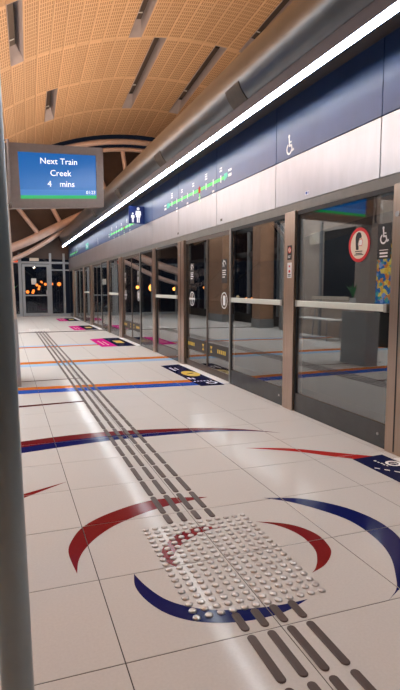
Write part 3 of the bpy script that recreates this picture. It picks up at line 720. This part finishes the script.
def disp(u, v, d=0):                                  # u: 0..1 left to right, v: 0..1 up, d: out of the face
    A, B, Cc, D = Vector((.124, 7.60, 2.395)), Vector((1.399, 7.98, 2.524)), Vector((1.40, 7.98, 3.356)), Vector((.092, 7.60, 3.23))
    p = (A*(1-u)+B*u)*(1-v) + (D*(1-u)+Cc*u)*v
    return tuple(p + Vector((.28, -.96, 0))*d)
ds = empty('departure_screen', (.75, 7.8, 2.4), 'brown framed screen showing a blue next train notice', 'screen')
fc = [disp(0,0), disp(1,0), disp(1,1), disp(0,1)]; bk = [disp(0,0,-.16), disp(1,0,-.16), disp(1,1,-.16), disp(0,1,-.16)]
u0, u1, v0, v1 = .094, .917, .143, .868
inn = [disp(u0,v0), disp(u1,v0), disp(u1,v1), disp(u0,v1)]; inb = [disp(u0,v0,-.012), disp(u1,v0,-.012), disp(u1,v1,-.012), disp(u0,v1,-.012)]
mb = MB(); mb.add(fc+bk+inn+inb, [(0,1,9,8),(1,2,10,9),(2,3,11,10),(3,0,8,11),(8,9,13,12),(9,10,14,13),(10,11,15,14),(11,8,12,15),(0,1,5,4),(1,2,6,5),(2,3,7,6),(3,0,4,7),(4,5,6,7)])
mb.build('frame', 'bezel', ds)
su = lambda u: u0+(u1-u0)*u
sv = lambda v: v0+(v1-v0)*v
scr = MB().add([disp(su(0),sv(0),-.011), disp(su(1),sv(0),-.011), disp(su(1),sv(1),-.011), disp(su(0),sv(1),-.011)], [(0,1,2,3)]).build('screen_face', 'screen', ds)
def srect(a, b, c_, d_, m, nm, off): MB().add([disp(su(a),sv(c_),off), disp(su(b),sv(c_),off), disp(su(b),sv(d_),off), disp(su(a),sv(d_),off)], [(0,1,2,3)]).build(nm, m, scr)
srect(0, 1, 0, .075, 'screen_green', 'green_bar', -.009); srect(0, 1, .075, .20, 'screen_bar', 'clock_bar', -.009)
WW = 1.0
def stext(body, cu, cv, size, off=-.007, align='CENTER'):
    sp = lambda u, v: disp(su(cu + u), sv(cv + v*1.75), off)
    text('lettering', body, size, sp, 'screen_text', scr, align)
stext('Next Train', .505, .765, .108); stext('Creek', .52, .505, .108); stext('4', .37, .265, .108); stext('mins', .60, .265, .108); stext('01:23', .985, .108, .060, align='RIGHT')
MB().tube([(.04, 7.62, 2.45), (.10, 7.55, 2.45), (.10, 7.55, 3.25), (.04, 7.62, 3.25)], .018, 8).build('wall_bracket', 'bezel', ds)
MB().box(.0, .9, 7.95, 8.0, 2.75, 2.95).build('support_arm', 'bezel', ds)

# ================================================================== near grey pole
pl = empty('pole', (-.02, 1.0, 0), 'tall blue-grey painted pole at the left edge, closest to the camera', 'pole')
P0, P1 = Vector((.0065, 1.0, 0)), Vector((-.054, 1.0, 3.4))
MB().tube([P0, P0.lerp(P1, .5), P1], .0295, 28).build('shaft', 'polepaint', pl, smooth=True)
MB().lathe((P0.x, 1.0, 0), [(.065, 0), (.065, .010), (.06, .014), (.034, .016), (.034, .05), (.031, .055)], 24).build('base_flange', 'satin', pl, smooth=True)
MB().lathe((P1.x, 1.0, P1.z), [(.03, -.01), (.034, 0), (.03, .012), (.01, .02)], 20).build('cap', 'polepaint', pl, smooth=True)

# ================================================================== tactile paving
tp = empty('tactile_path', (.98, 3, 0), 'four rows of steel guidance bars running along the platform', 'tactile path')
def bar_mesh(L):
    W, h, ch = .036, .005, .0035; n = 7
    def outline(w_, l_):
        r_ = w_/2; P = []
        for k in range(n+1): a = PI*k/n; P.append((r_*math.cos(a), l_/2-r_+r_*math.sin(a)))
        for k in range(n+1): a = PI+PI*k/n; P.append((r_*math.cos(a), -l_/2+r_+r_*math.sin(a)))
        return P
    mb = MB(); O = outline(W, L); I = outline(W-2*ch, L-2*ch); m = len(O)
    mb.v = [(x, y_, 0) for x, y_ in O] + [(x, y_, h*.5) for x, y_ in O] + [(x, y_, h) for x, y_ in I]
    mb.f = [(k, (k+1) % m, (k+1) % m+m, k+m) for k in range(m)] + [(m+k, m+(k+1) % m, 2*m+(k+1) % m, 2*m+k) for k in range(m)] + [tuple(range(2*m, 3*m))]
    return mb.mesh('guidance_bar', 'steel')
bl, bs = bar_mesh(.272), bar_mesh(.128)
COLX = (.850, .937, 1.024, 1.112); HB = TY/2
rows = [(GY - HB*(k+.5), bl) for k in range(4)] + [((1.79+1.945)/2, bs)] + [((2.835+2.974)/2, bs)] + [(GY+2*TY + HB*(k+.5), bl) for k in range(49)]
for yy, me in rows:
    for x in COLX: inst('guidance_bar', me, tp, (x, yy, .0008))
pad = empty('tactile_pad', (.99, 2.38, 0), 'square field of domed steel studs in the tactile path', 'tactile pad')
sm = MB().lathe((0, 0, 0), [(.0180, 0), (.0176, .0028), (.0150, .0058), (.0100, .0078), (.0045, .0085)], 12).mesh('stud', 'stud', smooth=True)
for i in range(12):
    for j in range(18):
        inst('stud', sm, pad, (.692+i*(1.286-.692)/11, 1.953+j*(2.808-1.953)/17, .0008))
far = MB()
for i in range(12):
    for j in range(10):
        cx, cy = .692+i*.054, 17.55+j*.09
        far.lathe((cx, cy, .0008), [(.018, 0), (.014, .005)], 6)
fp = empty('tactile_pad', (.99, 17.9, 0), 'distant tactile stud field where the bars end', 'tactile pad')
tag(far.build('stud_field', 'white', fp), kind='stuff')

# ================================================================== floor stickers
def mp_floor(z): return lambda u, v: (u, v, z)
st = empty('floor_sticker', (2.74, 2.6, 0), 'navy floor sticker with white wheelchair circle at the right edge', 'floor sticker')
MB().flat([[(2.54, 1.45), (2.84, 1.45), (2.84, 3.49), (2.54, 3.47)]], mp_floor(.0014)).build('sticker_sheet', 'decalnavy', st)
MB().flat(ringquads(2.775, 3.275, .038, .062, n=26), mp_floor(.0020)).build('circle_outline', 'signwhite', st)
MB().flat(stroke([(2.76, 3.285), (2.785, 3.275), (2.79, 3.255)], .014), mp_floor(.0026)).build('circle_symbol', 'signwhite', st)
MB().flat([rect(2.672, 2.69, 3.36, 3.385), rect(2.675, 2.69, 3.325, 3.345), rect(2.682, 2.70, 3.295, 3.315), rect(2.68, 2.695, 3.265, 3.285), rect(2.688, 2.702, 3.24, 3.255)], mp_floor(.0020)).build('lettering', 'signwhite', st)
MB().flat([[(2.575+.045*k, 3.245-.056*k), (2.600+.045*k, 3.215-.056*k), (2.592+.045*k, 3.200-.056*k), (2.566+.045*k, 3.230-.056*k)] for k in range(6)], mp_floor(.0020)).build('dashes', 'signwhite', st)
st = empty('floor_sticker', (2.72, 7.9, 0), 'navy floor sticker with yellow ellipse before the sliding doors', 'floor sticker')
MB().flat([[(2.50, 6.87), (2.85, 6.85), (2.85, 9.0), (2.50, 8.93)]], mp_floor(.0014)).build('sticker_sheet', 'decalnavy', st)
MB().flat([circle(2.715, 7.95, .135, 24, .27)], mp_floor(.0020)).build('yellow_disc', 'yellow', st)
MB().flat(stroke([(2.66, 7.92), (2.76, 7.98)], .04), mp_floor(.0026)).build('yellow_disc_symbol', 'decalnavy', st)
MB().flat(ringquads(2.74, 7.08, .05, .085, n=20), mp_floor(.0020)).build('circle_outline', 'signwhite', st)
MB().flat([rect(2.56, 2.60, 8.32+.09*k, 8.38+.09*k) for k in range(4)] + [rect(2.64, 2.67, 8.4+.08*k, 8.45+.08*k) for k in range(3)] + [rect(2.53, 2.57, 7.45, 7.60), rect(2.59, 2.62, 7.42, 7.55)], mp_floor(.0020)).build('lettering', 'signwhite', st)
MB().flat([[(2.53+.05*k, 7.28-.0*k), (2.56+.05*k, 7.28), (2.56+.05*k, 7.23), (2.53+.05*k, 7.23)] for k in range(6)], mp_floor(.0020)).build('dashes', 'signwhite', st)
for (a, b, lb) in ((12.30, 14.45, 'magenta and navy floor sticker, nearest of the three magenta ones'), (17.55, 19.6, 'magenta and navy floor sticker, middle of the three magenta ones'), (22.5, 24.6, 'magenta and navy floor sticker, farthest of the three magenta ones')):
    st = empty('floor_sticker', (2.45, (a+b)/2, 0), lb, 'floor sticker', 'magenta floor stickers')
    MB().flat([[(2.05, a), (2.42, a), (2.42, b), (2.05, b-.2)]], mp_floor(.0014)).build('magenta_sheet', 'pink', st)
    MB().flat([rect(2.42, 2.85, a, b)], mp_floor(.0014)).build('navy_sheet', 'decalnavy', st)
    MB().flat([rect(2.54, 2.74, a+.75, b-.75)], mp_floor(.0022)).build('yellow_panel', 'yellow', st)
    MB().flat([rect(2.16, 2.20, a+.5+.2*k, a+.6+.2*k) for k in range(5)] + [rect(2.26, 2.29, a+.4+.18*k, a+.5+.18*k) for k in range(5)], mp_floor(.0022)).build('lettering', 'cream', st)

# ================================================================== furniture across the platform, mirrored in the glass
b = empty('bench', (-1.9, 12.3, 0), 'pale slat bench across the platform, mirrored in the near glass', 'bench')
for k in range(4): MB().box(-2.15+.12*k, -2.05+.12*k, 11.5, 13.2, .52, .55, .004).build('seat_slat', 'paper', b)
for k in range(3): MB().box(-2.23, -2.205, 11.5, 13.2, .80+.12*k, .89+.12*k, .004).build('back_slat', 'cream', b)
for y in (11.7, 13.0):
    MB().tube([(-1.72, y, 0), (-1.72, y, .50), (-2.16, y, .50), (-2.24, y, 1.15)], .02, 8).build('leg', 'satin', b); MB().tube([(-2.10, y, 0), (-2.14, y, .50)], .02, 8).build('leg', 'satin', b)
p = empty('poster_stand', (-2.2, 10.0, 0), 'tall stand with colourful floral poster across the platform', 'poster')
MB().box(-2.22, -2.12, 9.55, 10.42, 0, 2.42, .01).build('frame', 'dark', p); MB().box(-2.12, -2.112, 9.60, 10.36, .95, 2.32).build('poster_sheet', 'poster', p)
p = empty('lift_enclosure', (-2.7, 13.0, 0), 'pale grey lift enclosure across the platform, mirrored in the near glass', 'lift enclosure')
MB().box(XL+.02, -2.45, 10.6, 15.6, 0, 3.4, .01).build('shell', 'column', p)
MB().box(-2.45, -2.43, 11.6, 13.0, 1.05, 2.9).build('dark_window', 'black', p)
MB().box(-2.45, -2.42, 13.2, 13.75, 2.60, 2.92).build('sign_plate', 'cream', p)
for y in (10.7, 13.1, 14.2, 15.4): MB().box(-2.45, -2.40, y, y+.09, 0, 3.4).build('corner_post', 'doorframe', p)
for ya, yb, lb in ((19.7, 21.2, 'brown clad pillar across the platform mirrored in the sliding doors'), (16.3, 16.9, 'slim brown clad pillar across the platform mirrored beside the first post')):
    p = empty('clad_pillar', (-2.35, (ya+yb)/2, 0), lb, 'pillar', 'brown clad pillars across the platform')
    MB().box(-2.6, -2.1, ya, yb, .3, 4.2, .02).build('shaft', 'cladding', p); MB().box(-2.62, -2.08, ya-.02, yb+.02, 0, .3, .01).build('skirting', 'doorframe', p)
v = empty('planter', (.03, 8.2, .93), 'small white vase of green leaves on the column plinth', 'vase')
MB().lathe((.03, 8.2, .932), [(.045, 0), (.06, .08), (.065, .2), (.05, .24)], 14).build('vase', 'white', v, smooth=True)
for k in range(9):
    a = k*.7; q = .10+.05*(k % 3); tx, ty = math.cos(a), math.sin(a)
    bz = Vector((.03, 8.2, 1.16)); tip = bz+Vector((tx*q, ty*q, .24+.05*(k % 2))); md = bz+Vector((tx*q*.4, ty*q*.4, .16)); sd = Vector((-ty, tx, 0))*.02
    MB().add([bz, md+sd, tip, md-sd], [(0, 1, 2, 3)]).build('leaf', 'leaf', v)

# ================================================================== city lights outside
def street(x, y, z, s, m, label, group):
    t = empty('street_lamp', (x, y, z-6), label, 'lamp', group)
    MB().tube([(x, y, z-6), (x, y, z)], s*.12, 6).build('lamp_post', 'dark', t)
    bm = bmesh.new(); bmesh.ops.create_icosphere(bm, subdivisions=2, radius=s)
    me = bpy.data.meshes.new('lamp_globe'); bm.to_mesh(me); bm.free(); me.materials.append(M[m])
    o = bpy.data.objects.new('lamp_globe', me); COL.objects.link(o); o.parent = t; o.location = (0, 0, 6)
for x, z, s, m in ((2.28,.93,.24,0),(2.8,.88,.20,0),(2.95,1.05,.20,0),(3.22,1.67,.20,0),(3.55,1.5,.18,0),(3.74,1.98,.20,0),(4.77,1.78,.20,0),(5.65,1.78,.30,0),(3.4,1.25,.18,0),(1.95,1.0,.18,0),(4.1,1.75,.2,0),(3.0,3.5,.16,1)):
    street(x, 60+random.random()*3, z, s*.75, ('streetglow', 'streetglow_pale')[m], 'distant glowing street lamp seen through the end glazing', 'street lamps beyond the platform end')
for x_, yy, z, s, m in ((-20,56,.1,.22,0),(-20,54.5,.15,.2,0),(-20,53.2,0,.34,0),(-20,51.8,.2,.24,0),(-20,50,.0,.22,0),(-20,48.6,.1,.2,0),(-20,47.2,.05,.22,0),(-20,70,1.4,.22,0),(-20,67,1.3,.22,0),(-20,98,1.4,.7,0),(-20,84,1.2,.3,0),(-20,58.5,.3,.2,1),(-20,45.5,.3,.18,1),(-20,62,.8,.2,0),(-20,110,1.5,.35,0),(-20,41,.2,.3,1)):
    street(x_, yy, z, s, ('streetglow_strong', 'streetglow_pale')[m], 'distant glowing street lamp mirrored in the screen glass', 'street lamps beyond the glazed side wall')
